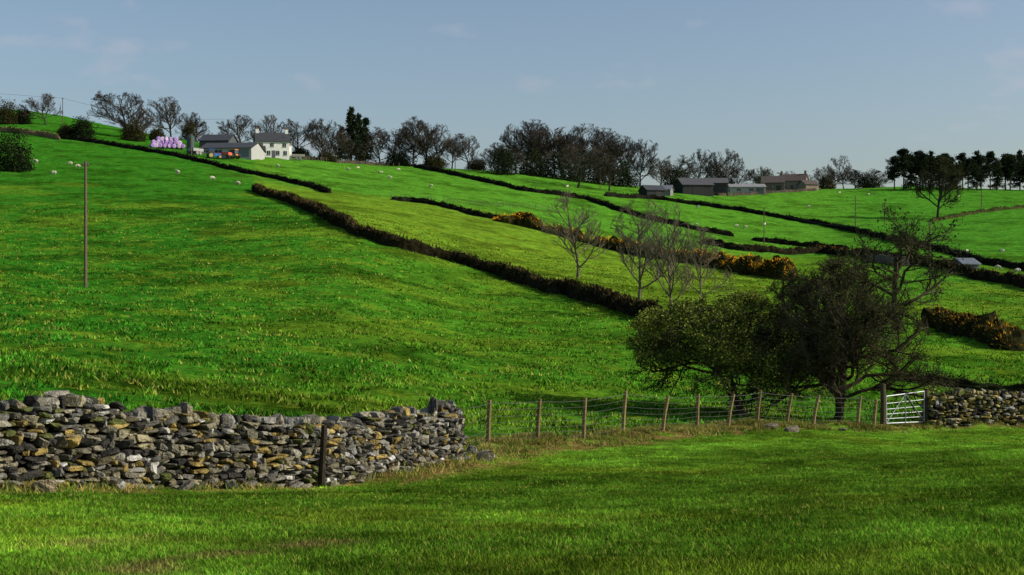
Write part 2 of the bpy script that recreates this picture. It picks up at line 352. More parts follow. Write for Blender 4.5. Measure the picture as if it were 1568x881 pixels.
gR=[((1419-CX)/F*49.3,49.3),((1500-CX)/F*49.8,49.8),((1568-CX)/F*50.2,50.2),((1800-CX)/F*52,52)]
dry_wall('dry_stone_wall',gR,1.02,1.7,rough_top=.6,seed=4,tone=1.3)
def rock(name,px,py,s,col,dz=0,rz=0,d=None):
    p=find(px,py) if d is None else at(px,d);a=Acc();add_stones(a,np.array([[0,0,0.]]),np.array([s]),np.array([rz]),np.array([0.1]),np.array([col]));o=a.out(name,M_stone);o.location=(p.x,p.y,p.z+s[2]*.35+dz)
rock('boulder',745,708,(.45,.36,.24),(.26,.23,.18))
rock('boulder',66,754,(.32,.25,.2),(.3,.24,.16),rz=.5)
rock('boulder',722,702,(.3,.3,.2),(.15,.14,.13))
rock('limestone_block',266,734,(.3,.2,.3),(.5,.49,.46),rz=.9)
rock('limestone_block',433,728,(.16,.14,.12),(.55,.54,.5),rz=.9,dz=.35)
rock('through_stone',663,0,(.2,.3,.36),(.08,.075,.07),d=29.9,dz=1.0)
rock('through_stone',88,0,(.3,.3,.15),(.22,.2,.17),d=20.4,dz=1.25)
for (px,py) in((1120,652),(1150,655),(1180,660),(1138,640),(1210,664),(1165,650),(1290,662)):
    rock('boulder',px,py,tuple(rng.uniform(.2,.4,3)*[1,1,.6]),(.17,.15,.11),rz=rng.uniform(0,3))
a=Acc();p=find(487,741);a.tube([(0,0,-.2),(.03,0,.5),(.06,-.02,1.12)],[.065,.06,.05],7,(.04,.032,.024));o=a.out('wooden_post',M_wood);o.location=(p.x+.12,p.y-.5,p.z)
# ---------------------------------------------------------------- stock fence
fa=Acc();tops=[]
pts=[((p-CX)/F*d,d) for p,d in FPX]
hs=[1.12,1.16,1.2,1.24,1.15,1.12,1.1,1.12,1.1,1.12,1.12,1.05]
for i,((x,y),h) in enumerate(zip(pts,hs)):
    z=float(height(x,y)[0]);lx=[.05,.08,.06,.1,.2,.05,.22,.14,.2,.24,.12,.1][i];ly=rng.normal(0,.04)
    c=np.array([.22,.165,.08])*rng.uniform(.7,1.15)
    fa.tube([(x,y,z-.3),(x+lx*.5,y+ly*.5,z+h*.5-.05),(x+lx,y+ly,z+h-.1)],[.062,.056,.052],7,c)
    tops.append(((x,y,z),(x+lx,y+ly,z+h-.1)))
zs=float(height(-.95,31.6)[0]);st=((-.95,31.6,zs),(-.95,31.6,zs+1.1))
gp=at(1352,47.8);en=((gp.x,gp.y,gp.z),(gp.x,gp.y,gp.z+1.15))
allp=[st]+tops+[en]
wa=Acc()
for (b0,t0),(b1,t1) in zip(allp[:-1],allp[1:]):
    b0,t0,b1,t1=map(np.array,(b0,t0,b1,t1));off=np.array([0,-.06,0])
    for k_ in(.08,.2,.33,.47,.62,.78,.93):
        A=b0+(t0-b0)*k_+off;B=b1+(t1-b1)*k_+off;mid=(A+B)/2-np.array([0,0,.02]);wa.tube([A,mid,B],.004 if k_<.9 else .006,4,(.11,.11,.10))
    nst=int(np.linalg.norm(b1-b0)/.3)
    for j in range(1,nst):
        t=j/nst;A=b0+(b1-b0)*t;B=t0+(t1-t0)*t;wa.tube([A+(B-A)*.08+off,A+(B-A)*.76+off],.002,3,(.10,.10,.09))
po=bpy.data.objects.new('stock_fence',None);sc.collection.objects.link(po)
o=fa.out('fence_posts',M_wood);o.parent=po;o=wa.out('netting_wire',M_wire);o.parent=po
g0,g1=at(1357,47.9),at(1415,49.1)
g0=np.array(g0)+[0,0,.08];g1=np.array(g1)+[0,0,.08]
e=bpy.data.objects.new('field_gate',None);sc.collection.objects.link(e)
ga=Acc();hl,hr_=.92,1.06;wc=(.31,.33,.37)
up=np.array([0,0,1.])
for f_ in(0,.17,.34,.52,.73,1): ga.tube([g0+up*hl*f_,g1+up*hr_*f_],.019 if f_ in(0,1) else .012,6,wc)
ga.tube([g0,g0+up*hl],.024,6,wc);ga.tube([g1,g1+up*(hr_+.03)],.025,6,wc)
mid=(g0+g1)/2;mt=mid+up*(hl+hr_)/2
for A,B in((g0,mt),(g1,mt),(mid,mt)): ga.tube([A+[0,-.03,0],B+[0,-.03,0]],.013,6,wc)
o=ga.out('gate_frame',M_metal);o.parent=e
for nm,p,h,r in(('gate_post',at(1352,47.7),1.45,.10),('gate_post',at(1418,49.2),1.2,.09)):
    a=Acc();a.tube([(0,0,-.3),(0.01,0,h*.5),(0,0,h)],[r,r*.95,r*.9],8,(.08,.065,.045));o=a.out(nm,M_wood);o.location=p
# ---------------------------------------------------------------- hedges
def hedge(name,pts,h,w,col,col2=None,tw=14,mat=None,size=.22,jag=.3,step=None,frac=.62,vert=.0,core=None,thr=.38,thin=.45):
    P=np.array([[p.x,p.y] for p in pts]);seg=np.linalg.norm(np.diff(P,axis=0),axis=1);cum=np.concatenate([[0],np.cumsum(seg)]);L=cum[-1]
    st=step or max(.35,L/420);n=int(L/st)+2;s=np.linspace(0,L,n)
    x=np.interp(s,cum,P[:,0]);y=np.interp(s,cum,P[:,1])
    kk=np.array([1,2,3,2,1.])/9
    for _ in range(3):
        x[2:-2]=np.convolve(x,kk,'valid');y[2:-2]=np.convolve(y,kk,'valid')
    tx=np.gradient(x);ty=np.gradient(y);l=np.hypot(tx,ty)+1e-9;nx,ny=ty/l,-tx/l
    endt=np.clip(np.minimum(s,L-s)/(h*.9)+.02,0,1)**.5
    z=height(x,y);hv=h*(1+jag*(fbm(s*.35+L,s*0+2.,4)-.5)*2)*endt;wv=w*endt
    a=np.linspace(0,math.pi,9);V=[]
    for ai in a:
        cx=np.cos(ai);cz=np.sin(ai)**.6
        rr=1+.35*(fbm(s*1.1+ai*3,s*0+ai*5,3)-.5)*2
        V.append(np.stack([x+nx*cx*wv*.5*rr,y+ny*cx*wv*.5*rr,z-.1+hv*cz*rr*.85],-1))
    V=np.stack(V,1);m=9;idx=np.arange(n*m).reshape(n,m)
    Q=np.stack([idx[:-1,:-1],idx[1:,:-1],idx[1:,1:],idx[:-1,1:]],-1).reshape(-1,4)
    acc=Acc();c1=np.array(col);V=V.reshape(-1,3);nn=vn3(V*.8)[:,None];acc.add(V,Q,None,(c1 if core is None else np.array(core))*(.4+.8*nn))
    nt=int(L*tw);ss=rng.uniform(0,L,nt);i=np.clip((ss/L*(n-1)).astype(int),0,n-1);th=rng.uniform(.05,math.pi-.05,nt)
    b=np.stack([x[i]+nx[i]*np.cos(th)*wv[i]*.5,y[i]+ny[i]*np.cos(th)*wv[i]*.5,z[i]+hv[i]*np.sin(th)**.6*.84],-1)+rng.normal(0,.06,(nt,3))
    dirs=np.stack([nx[i]*np.cos(th),ny[i]*np.cos(th),np.sin(th)+.3+vert],-1)+rng.normal(0,.45,(nt,3));dirs/=np.linalg.norm(dirs,axis=1,keepdims=True)
    o=rng.normal(0,1,(nt,3));o/=np.linalg.norm(o,axis=1,keepdims=True)
    sz=size*rng.uniform(.5,1.3,(nt,1));T=np.stack([b-o*sz*.28,b+o*sz*.28,b+dirs*sz*1.4],1).reshape(-1,3)
    cc=np.broadcast_to(c1,(nt,3)).copy()
    if col2 is not None:
        pk=(fbm(ss*.22,ss*0+8.,3)>thr)&(rng.random(nt)<frac)&(np.sin(th)>thin);cc[pk]=np.array(col2)
    cc=cc*rng.uniform(.5,1.6,(nt,1));acc.add(T,None,np.arange(nt*3).reshape(-1,3),np.repeat(cc,3,axis=0))
    return acc.out(name,mat or M_hedge)
BR=(.026,.022,.011);DK=(.015,.016,.010)
def L_(l): return [find(*p) for p in l]
hedge('shadow_line_hedge',mh,1.5,1.4,BR,(.085,.062,.022),50,size=.24,vert=.6,jag=.25,thin=.6)
hedge('shadow_line_hedge',L_([(92,212),(130,216),(170,223),(250,236),(330,254),(370,264),(420,274),(465,284),(505,296)]),1.2,1.3,DK,None,8,size=.35,jag=.15)
hedge('shadow_line_hedge',L_([(598,306),(630,309),(660,314),(700,323),(740,333),(790,343)]),1.15,1.2,DK,None,12,size=.3,jag=.2)
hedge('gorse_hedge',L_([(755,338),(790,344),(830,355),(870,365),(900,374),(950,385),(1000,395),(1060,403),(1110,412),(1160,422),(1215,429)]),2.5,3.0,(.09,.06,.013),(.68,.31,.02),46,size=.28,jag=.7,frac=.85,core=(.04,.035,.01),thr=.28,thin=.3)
hedge('shadow_line_hedge',L_([(635,257),(665,262),(700,270),(750,281),(800,292),(850,299),(900,306),(940,320),(1000,338),(1060,352),(1125,362)]),1.4,1.5,DK,None,7,size=.4,jag=.2)
hedge('shadow_line_hedge',L_([(925,301),(1000,305),(1060,313),(1130,323),(1200,335),(1250,343),(1320,357),(1400,376),(1450,388),(1500,402),(1568,412),(1640,425)]),1.45,1.5,DK,None,8,size=.35,jag=.25)
hedge('shadow_line_hedge',L_([(1070,372),(1130,383),(1200,389),(1260,387),(1320,394),(1400,404),(1470,420),(1568,440),(1640,455)]),1.7,1.8,(.022,.02,.011),(.14,.075,.02),11,size=.35)
hedge('shadow_line_hedge',L_([(1150,368),(1200,374),(1250,380),(1300,384)]),1.4,1.4,DK,None,9,size=.35)
hedge('shadow_line_hedge',L_([(1380,582),(1420,590),(1480,598),(1568,604),(1650,608)]),.6,1.2,(.02,.025,.01),(.05,.05,.02),60,size=.14)  # low dark hedge added in place of the shadow line behind the wall
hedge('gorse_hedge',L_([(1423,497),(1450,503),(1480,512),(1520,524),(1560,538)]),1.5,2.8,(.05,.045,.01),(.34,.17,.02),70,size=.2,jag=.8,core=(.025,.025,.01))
hedge('shadow_line_hedge',L_([(1425,340),(1460,333),(1500,326),(1540,321),(1568,319),(1640,316)]),1.1,1.2,(.05,.055,.02),None,7,size=.35)
hedge('field_wall',L_([(-80,192),(0,202),(30,205),(60,208),(92,214)]),1.7,.9,(.26,.19,.09),None,6,mat=M_stone,size=.25,jag=.1)
hedge('field_wall',L_([(455,243),(520,247),(600,252),(640,256)]),1.3,.8,(.07,.06,.045),None,6,mat=M_stone,size=.3,jag=.2)
hedge('field_wall',L_([(1040,292),(1100,300),(1180,296),(1250,292)]),1.2,.8,(.08,.07,.05),None,6,mat=M_stone,size=.3,jag=.2)
hedge('field_wall',L_([(1325,400),(1350,402),(1392,408)]),1.7,.8,(.2,.17,.13),None,8,mat=M_stone,size=.2,jag=.3)
# ---------------------------------------------------------------- trees
def grow(seed,H,W,spec,trunk=.5,lean=(0,0),tr=.022,up=.25,stems=1,gn=.10,wind=(0,0),taper=.65,droop=0,crown=.3,rnd=True,pc=.7):
    r=np.random.default_rng(seed);lv=[]
    n=7;P=[]
    for s in range(stems):
        d0=np.array([lean[0]+(r.normal(0,.25) if stems>1 else 0),lean[1]+(r.normal(0,.2) if stems>1 else 0),1.]);p=np.array([r.normal(0,.08)*(stems>1),0,-.02*H]);pl=[p]
        for i in range(n-1):
            d0=d0+r.normal(0,gn,3)*[1,1,.2];d=d0/np.linalg.norm(d0);p=p+d*H*trunk/(n-1);pl.append(p)
        P.append(pl)
    P=np.array(P);R0=H*tr/ (stems**.4);R=np.linspace(1,.5,n)[None]*np.full((stems,1),R0);R[:,0]*=1.35
    Ln=np.full(stems,H*trunk);lv.append((P,R,7))
    for li,(k_,ang,rat,tmin,ns) in enumerate(spec):
        m=len(P)*k_;pi=np.repeat(np.arange(len(P)),k_);n0=P.shape[1]
        t=tmin+(1-tmin)*((np.tile(np.arange(k_),len(P))+r.random(m))/k_);t=np.clip(t,0,.999)*(n0-1);i=t.astype(int);f=(t-i)[:,None]
        A=P[pi,i];B=P[pi,i+1];p=A*(1-f)+B*f;T=B-A;T/=np.linalg.norm(T,axis=1,keepdims=True)+1e-9
        q=r.normal(0,1,(m,3))
        if li==0:   # even compass spread of the main limbs
            ph=np.arange(m)*2.4+r.normal(0,.3,m);q=np.stack([np.cos(ph),np.sin(ph),0*ph],-1)
        q-=(q*T).sum(1,keepdims=True)*T;q/=np.linalg.norm(q,axis=1,keepdims=True)+1e-9
        an=np.radians(ang)*r.uniform(.6,1.35,m)[:,None]
        an=an*np.where(t[:,None]/(n0-1)>.93,.4,1)
        d=T*np.cos(an)+q*np.sin(an)
        ln=Ln[pi]*rat*r.uniform(.7,1.2,m)*(1.15-.35*t/(n0-1))
        rr=(R[pi,i]*(1-f[:,0])+R[pi,i+1]*f[:,0])*r.uniform(.5,.7,m)
        pl=[p];npt=ns
        for j in range(npt-1):
            d=d+r.normal(0,gn*1.6,(m,3));d[:,2]+=up/(npt-1)-droop*(li>1)/(npt-1);d[:,0]+=wind[0]/(npt-1);d[:,1]+=wind[1]/(npt-1)
            d/=np.linalg.norm(d,axis=1,keepdims=True)+1e-9;p=p+d*(ln/(npt-1))[:,None];pl.append(p)
        P=np.stack(pl,1);R=rr[:,None]*np.linspace(1,taper if li<len(spec)-1 else .4,npt)[None];Ln=ln
        lv.append((P,R,5 if li==0 else (4 if li==1 else 3)))
    tip=lv[-1][0].reshape(-1,3)
    if rnd:
        x0=np.percentile(tip[:,0],[8,92]);y0=np.percentile(tip[:,1],[8,92]);z1=np.percentile(tip[:,2],90)
        c=np.array([x0.mean(),y0.mean(),z1*(crown+(1-crown)*.5)]);rad=np.array([np.ptp(x0)/2*1.05,np.ptp(y0)/2*1.05,z1*(1-crown)*.55])
        def warp(P):
            q=(P-c)/rad;rr=np.linalg.norm(q,axis=-1,keepdims=True);lim=.95
            f=np.where(rr>lim,(lim+.3*np.tanh((rr-lim)/.45))/np.maximum(rr,1e-6),1)
            lowm=np.clip((P[...,2:3]-.25*z1)/(.25*z1),0,1)
            return P+(c+q*rad*f-P)*lowm
        lv=[lv[0]]+[(warp(P),R,s) for P,R,s in lv[1:]];tip=warp(tip)
    zt=np.percentile(tip[:,2],99.7);xw=np.percentile(tip[:,0],100-pc)-np.percentile(tip[:,0],pc)
    sx=W/xw;sz=H/zt;S=np.array([sx,sx,sz])
    return [(P*S,R,s) for P,R,s in lv],tip*S
def tree_acc(lv,col,rmin,twcol=None):
    acc=Acc()
    for li,(P,R,s) in enumerate(lv):
        V,Q=tubes(P,np.maximum(R,rmin),s);c=np.array(col) if (twcol is None or li<3) else np.array(twcol)
        acc.add(V,Q,None,c)
    return acc
def leaves(acc,pts,n,spread,size,cols,r):
    i=r.integers(0,len(pts),n);p=pts[i]+r.normal(0,spread,(n,3))
    a=r.normal(0,1,(n,3));a/=np.linalg.norm(a,axis=1,keepdims=True);b=r.normal(0,1,(n,3));b-=(b*a).sum(1,keepdims=True)*a;b/=np.linalg.norm(b,axis=1,keepdims=True)
    s=size*r.uniform(.5,1.3,(n,1));V=np.stack([p-a*s*.5,p+b*s*.32,p+a*s*.5,p-b*s*.32],1)
    c=np.array(cols)[r.integers(0,len(cols),n)]*r.uniform(.6,1.4,(n,1))
    acc.add(V.reshape(-1,3),np.arange(n*4).reshape(-1,4),None,np.repeat(c,4,axis=0))
SP=[(14,56,.74,.22,5),(7,36,.5,.2,4),(6,36,.5,.2,3),(5,36,.5,.15,3)]
bares=[]
for s_ in range(6):
    tr_=[.5,.45,.5,.42,.48,.46][s_]
    lv,tip=grow(100+s_,12,10,SP,trunk=tr_,up=.4,tr=.02,stems=1,gn=.07,pc=1.5,crown=.22)
    bares.append(tree_acc(lv,(.05,.044,.037),.023,(.072,.060,.05)).out('bare_tree_mesh',M_bark,link=False))
def inst(name,me,loc,W,H,w0,h0,rz=None):
    o=bpy.data.objects.new(name,me);sc.collection.objects.link(o);o.location=loc;o.scale=(W/w0,W/w0,H/h0);o.rotation_euler=(0,0,rng.uniform(0,6.28) if rz is None else rz);return o
def bare(px,base,top,wpx,k_=None,name='bare_tree',d=None):
    p=find(px,base) if d is None else at(px,d)
    base_py=CY-(p.z-EYE)/p.y*F
    inst(name,bares[rng.integers(0,6) if k_ is None else k_],p,wpx*1.25*p.y/F,(base_py-top)*p.y/F,10,12)
for t in [(70,192,142,42),(197,212,138,64),(215,214,165,45),(262,212,148,54),(285,214,172,35),(373,222,175,46),(408,222,175,38),
 (455,240,185,46),(492,243,182,48),(515,245,190,42),(582,248,196,44),(603,248,193,50),(632,250,186,48),(655,250,180,62),(675,252,190,46),(692,252,205,34),(717,252,205,38),
 (752,262,226,36),(768,264,220,48),(790,265,188,52),(806,266,185,58),(828,268,192,52),(850,270,197,54),(872,274,194,56),(892,276,192,58),(915,278,198,56),(938,280,204,52),(962,282,210,48),(980,284,213,44),(860,270,205,60),
 (885,288,222,62),(933,293,235,50),(775,266,222,50),
 (1010,290,245,34),(1030,290,238,50),(1070,288,228,40),(1095,286,240,32),(1113,286,228,44),(1130,288,255,32),(1165,288,255,30),(1262,288,255,28),(1275,288,262,24),(1292,288,238,28),(1310,287,262,32),(1325,287,260,44),(1345,287,264,30),(1210,288,262,28),(555,246,215,38),(530,246,205,30),(300,214,180,26)]:
    bare(*t)
def bush(name,px,base,top,wpx,cols,dens=2600,d=None,size=None):
    p=find(px,base) if d is None else at(px,d);W=wpx*p.y/F;H=(base-top)*p.y/F;r=np.random.default_rng(int(px*7+base))
    n=dens;q=r.normal(0,1,(n,3));q/=np.linalg.norm(q,axis=1,keepdims=True);q*=(r.random((n,1))**.35)
    q*=(.62+.75*vn3(q*2.2+px)[:,None]);q[:,2]=np.abs(q[:,2])*1.0
    pts=q*np.array([W/2,W/2*.8,H]);acc=Acc();leaves(acc,pts,n*2,.04*W,size or .09*W**.5*1.6,cols,r)
    for _ in range(5):
        a_=r.uniform(0,6.28);acc.tube([(0,0,-.2),(math.cos(a_)*W*.12,math.sin(a_)*W*.12,H*.35),(math.cos(a_)*W*.25,math.sin(a_)*W*.25,H*.75)],[.12,.08,.03],5,(.05,.04,.03))
    o=acc.out(name,M_leaf);o.location=p
DG=[(.018,.028,.012),(.03,.045,.015),(.012,.018,.01)];OL=[(.05,.05,.02),(.03,.035,.015),(.07,.055,.02)]
for b in [('holly_bush',20,262,205,66,DG),('scrub_bush',10,190,155,40,OL),('scrub_bush',35,190,166,26,DG),('holly_bush',125,212,180,44,DG),('scrub_bush',100,210,192,24,OL),('scrub_bush',205,216,184,40,OL),('scrub_bush',290,216,186,26,OL),('scrub_bush',240,216,196,26,OL),
  ('holly_bush',770,268,224,48,DG),('holly_bush',820,270,238,60,DG),('holly_bush',870,277,232,66,DG),('holly_bush',915,282,232,64,DG),('holly_bush',955,286,248,50,DG),('scrub_bush',1035,291,252,48,DG),('scrub_bush',1170,290,265,40,[(.05,.08,.02),(.04,.06,.02)]),('scrub_bush',610,250,226,44,DG),('scrub_bush',665,254,234,40,OL),('scrub_bush',500,246,230,34,OL),('scrub_bush',1330,288,270,40,DG),('scrub_bush',1105,288,268,50,DG),('scrub_bush',1265,289,270,30,OL),('scrub_bush',730,258,242,30,OL),('scrub_bush',460,243,226,30,DG)]:
    bush(*b)
def conifer(seed,H,W,cols,pine=False):
    r=np.random.default_rng(seed);acc=Acc();acc.tube([(0,0,-.3),(r.normal(0,.1),0,H*.5),(0,0,H)],[H*.018,H*.012,.02],6,(.06,.045,.035))
    z0=.3 if pine else .1;P=[]
    for i in range(90 if not pine else 60):
        t=r.random()**.8;z=H*(z0+(1-z0)*t);L=W/2*((1-t)**.75+.12)*r.uniform(.55,1.15) if not pine else W/2*(math.sin(math.pi*min(1,.15+t*.8))**.7)*r.uniform(.5,1.1)
        a=r.uniform(0,6.28);e=(math.cos(a)*L,math.sin(a)*L,z+L*(-.15 if not pine else .25));acc.tube([(0,0,z),((e[0]*.5),(e[1]*.5),(z+e[2])/2),e],[.05,.035,.02],3,(.05,.04,.03))
        for q in np.linspace(.25,1,5): P.append([e[0]*q,e[1]*q,z+(e[2]-z)*q])
    leaves(acc,np.array(P),6500,W*.045,.5,cols,r);return acc.out('conifer_mesh',M_leaf,link=False)
CC=[(.012,.022,.012),(.02,.032,.016),(.03,.04,.018)]
con=[conifer(1,14,7,CC),conifer(2,14,6.5,CC),conifer(3,14,7,CC,True),conifer(4,14,7.5,CC,True)]
def cf(px,base,top,w,k_,name='pine_tree'):
    p=find(px,base);inst(name,con[k_],p,w*p.y/F,(CY-(p.z-EYE)/p.y*F-top)*p.y/F,7,14)
cf(538,247,166,36,0,'spruce_tree');cf(560,247,182,34,1,'spruce_tree');cf(549,248,176,34,0,'spruce_tree');cf(524,247,195,26,1,'spruce_tree')
for i,px in enumerate(range(1372,1600,11)):
    q=px+rng.uniform(-4,4);cf(q,292,[236,232,240,234,238,230][i%6]+rng.uniform(-3,5)+(4 if px>1440 else 0),rng.uniform(26,36),[2,3,1,2,3,0][i%6])
def special(name,px,base,top,wpx,seed,spec,col,twcol,rmin,leafn=0,leafc=None,lsz=.1,lspread=.15,d=None,dx=0,**kw):
    p=find(px,base) if d is None else at(px,d);py0=CY-(p.z-EYE)/p.y*F;H=(py0-top)*p.y/F;W=wpx*p.y/F
    lv,tip=grow(seed,H,W,spec,**kw);acc=tree_acc(lv,col,rmin,twcol)
    e=bpy.data.objects.new(name,None);sc.collection.objects.link(e);e.location=p
    o=acc.out('trunk_and_branches',M_bark);o.parent=e
    if leafn:
        r=np.random.default_rng(seed+5);la=Acc()
        q=tip[tip[:,2]>.22*H];nz=vn3(q*1.1+seed)
        q=q[nz>.36] if leafn>20000 else q
        leaves(la,q,leafn,lspread,lsz,leafc,r);o=la.out('foliage',M_leaf);o.parent=e
    return p,H,W
special('ivy_clad_tree',1436,336,240,72,31,SP,(.05,.045,.03),(.05,.05,.03),.03,5000,[(.03,.04,.015),(.05,.05,.02)],.4,.5,trunk=.5,up=.3)
SL=[(15,46,.50,.16,5),(7,36,.48,.2,4),(6,38,.48,.15,4),(5,35,.55,.15,3)]
TW=(.20,.165,.115);BK=(.14,.12,.085)
special('bare_ash_tree',885,425,292,100,41,SL,BK,TW,.008,trunk=.8,up=.5,tr=.017,gn=.05,crown=.2)
special('bare_ash_tree',978,462,308,94,46,SL,BK,TW,.007,trunk=.8,up=.5,tr=.016,gn=.045,crown=.2)
special('bare_ash_tree',1027,482,312,84,47,SL,BK,TW,.007,trunk=.85,up=.5,tr=.014,gn=.04,crown=.2)
special('bare_ash_tree',1072,470,345,94,44,SL,BK,TW,.007,trunk=.75,up=.45,tr=.014,gn=.05,crown=.2)
special('bare_tree',1376,470,318,185,45,[(8,58,.8,.35,6),(6,45,.52,.3,5),(6,42,.5,.2,4),(5,40,.5,.15,3)],(.06,.052,.035),(.075,.065,.04),.012,1500,[(.03,.04,.015)],.25,.25,trunk=.5,up=.4,tr=.03,gn=.17,d=118,rnd=False)
special('bare_hawthorn_tree',1283,648,398,230,51,[(14,66,.9,.2,6),(8,46,.5,.2,5),(6,42,.5,.15,4),(6,42,.5,.1,3),(3,40,.55,.1,3)],(.045,.038,.027),(.065,.055,.034),.0055,30000,[(.06,.06,.022),(.05,.07,.02),(.035,.045,.015)],.055,.10,d=50.3,trunk=.36,up=.25,tr=.034,gn=.14,stems=2,wind=(.0,0),crown=.2,pc=4)
special('hawthorn_tree',1138,630,453,258,52,[(14,72,1.0,.55,6),(8,50,.5,.3,5),(6,44,.5,.2,4),(5,42,.5,.15,3)],(.06,.05,.035),(.06,.055,.03),.009,60000,[(.08,.13,.018),(.17,.21,.03),(.04,.07,.013),(.24,.26,.05)],.085,.095,d=53.5,trunk=.55,up=.12,tr=.036,gn=.13,stems=2,wind=(-.02,0),crown=.36,pc=1.5)
# ---------------------------------------------------------------- utility poles
def pole(px,base,top,arm=False,r=.14,d=None,name='utility_pole'):
    p=find(px,base) if d is None else at(px,d);py0=CY-(p.z-EYE)/p.y*F;h=(py0-top)*p.y/F
    a=Acc();a.tube([(0,0,-.4),(0,0,h*.5),(0,0,h)],[r,r*.88,r*.75],8,(.13,.10,.07))
    a.box((0,0,h-.35),(.5,.1,.1),.3,(.1,.08,.06))
    for q in (-.2,.2):
        a.tube([(q*math.cos(.3),q*math.sin(.3),h-.3),(q*math.cos(.3),q*math.sin(.3),h-.08)],[.04,.05],6,(.12,.12,.12))
    o=a.out(name,M_wood);o.location=p;return Vector((p.x,p.y,p.z+h-.1))
t0=pole(131,441,247,True,.13)
t1=pole(96,190,150);t2=pole(697,268,236);t3=pole(919,292,250);t4=pole(1170,376,318,r=.12);t5=pole(1310,350,300);t6=pole(1355,345,304);t7=pole(1424,442,340,r=.11);t8=pole(1370,290,262);t9=pole(1503,318,290);pole(293,238,205)
wi=Acc()
def wire(a,b,sag,r=.012):
    P=[a.lerp(b,t)-Vector((0,0,sag*4*t*(1-t))) for t in np.linspace(0,1,17)];wi.tube(P,r,4,(.04,.04,.04))
off=Vector((-110,-40,10));wire(t1,t1+off,2,.03);wire(t1,Vector(find(345,222))+Vector((0,0,9)),2.,.03);wire(Vector(find(345,222))+Vector((0,0,9)),t2,5,.02);wire(t2,t3,4,.018);wire(t3,t4,3,.018);wire(t4,t7,2,.014)
wi.out('overhead_wires',M_wire)
# ---------------------------------------------------------------- buildings
def building(name,px,base,wpx,eave,ridge,dep,yaw,wc,rc,wins=(),chim=(),door=None,gable_win=False,d=None):
    p=find(px,base) if d is None else at(px,d);W=wpx*p.y/F
    e=bpy.data.objects.new(name,None);sc.collection.objects.link(e);e.location=(p.x,p.y+dep/2,p.z-.1);e.rotation_euler=(0,0,yaw)
    D=dep;a=Acc();w=W/2;dd=D/2
    V=[(-w,-dd,-1),(w,-dd,-1),(w,dd,-1),(-w,dd,-1),(-w,-dd,eave),(w,-dd,eave),(w,dd,eave),(-w,dd,eave),(-w,0,ridge),(w,0,ridge)]
    a.add(V,[[0,1,5,4],[1,2,6,5],[2,3,7,6],[3,0,4,7]],[[4,8,7],[5,6,9]],wc)
    o=a.out('walls',M_wall);o.parent=e
    r=Acc();ov=.35;th=.14
    for s in(-1,1):
        k_=(ridge-eave)/dd;y0,z0=s*(dd+ov),eave-k_*ov
        q=[(-w-ov,y0,z0),(w+ov,y0,z0),(w+ov,0,ridge),(-w-ov,0,ridge)];q=[(x,y,z+.02) for x,y,z in q]+[(x,y,z+.02+th) for x,y,z in q]
        r.add(q,[[0,1,2,3],[4,7,6,5],[0,4,5,1],[3,2,6,7],[0,3,7,4],[1,5,6,2]],None,rc)
    o=r.out('roof',M_roof);o.parent=e
    if wins:
        g=Acc();fr=Acc()
        for (fx,z,ww,wh) in wins:
            x=fx*w;g.box((x,-dd-.02,z),(ww,.06,wh),0,(.02,.025,.03));fr.box((x,-dd-.03,z-wh/2-.06),(ww+.2,.14,.1),0,(.5,.5,.48));fr.box((x,-dd-.05,z),(.06,.04,wh),0,(.6,.6,.6))
        if gable_win:
            for z in(1.5,4.0):
                for yy_ in(-dd*.45,dd*.45):
                    for s in(-1,1): g.box((s*(w+.02),yy_,z),(.06,.9,1.1),0,(.02,.025,.03))
        o=g.out('windows',M_glass);o.parent=e;o=fr.out('window_frames',M_wall);o.parent=e
    if door:
        g=Acc();g.box((door[0]*w,-dd-.02,door[2]/2),(door[1],.07,door[2]),0,door[3]);o=g.out('door',M_paint);o.parent=e
    if chim:
        c=Acc()
        for fx in chim:
            x=fx*(w-.5);c.box((x,0,ridge+.45),(.9,.7,1.5),0,wc);c.box((x,0,ridge+1.25),(1.05,.85,.12),0,(.2,.18,.16))
            for k_ in(-.2,.2): c.tube([(x+k_,0,ridge+1.3),(x+k_,0,ridge+1.65)],.1,6,(.3,.14,.09))
        o=c.out('chimneys',M_wall);o.parent=e
    return e,p
WH=(.74,.73,.70);SLT=(.04,.043,.05)
building('white_farmhouse',413,241,50,4.8,7.4,7.0,.25,WH,SLT,[(-.7,1.4,1,1.2),(-.25,1.4,1,1.2),(.3,1.4,1,1.2),(.75,1.4,1,1.2),(-.7,3.7,1,1.1),(-.05,3.7,1,1.1),(.7,3.7,1,1.1)],(-1,1),(.05,1,2.1,(.1,.1,.12)),True)
building('farmhouse_gable_wing',430,243,13,4.4,6.2,5,-1.2,WH,SLT,[(-.4,1.4,.8,1),(.4,1.4,.8,1),(0,3.4,.8,1)])
building('long_barn',350,240,80,2.5,4.4,12,-.12,(.36,.36,.36),(.045,.05,.06),[(-.8,1.6,2,.7),(-.3,1.6,2,.7),(.25,1.6,2,.7)],(),(.7,3,2.2,(.12,.14,.16)))
building('farm_shed',330,233,46,3.2,5.2,9,-.1,(.08,.09,.10),(.04,.045,.055),(),(),(.2,3,2.6,(.03,.03,.03)))
building('stone_outbuilding',392,242,20,2.2,3.6,5,.1,(.34,.32,.28),SLT,[(0,1.3,.8,.8)])
building('livestock_barn',1082,297,70,4,6.2,14,-.1,(.07,.065,.065),(.08,.078,.085),[(-.6,2.6,4,1.2),(.1,2.6,4,1.2)],(),(.65,4,3.4,(.02,.02,.02)))
building('livestock_barn',1065,299,48,3.6,6.2,12,.15,(.05,.05,.05),(.07,.07,.08),(),(),(0,4,3.2,(.02,.02,.02)))
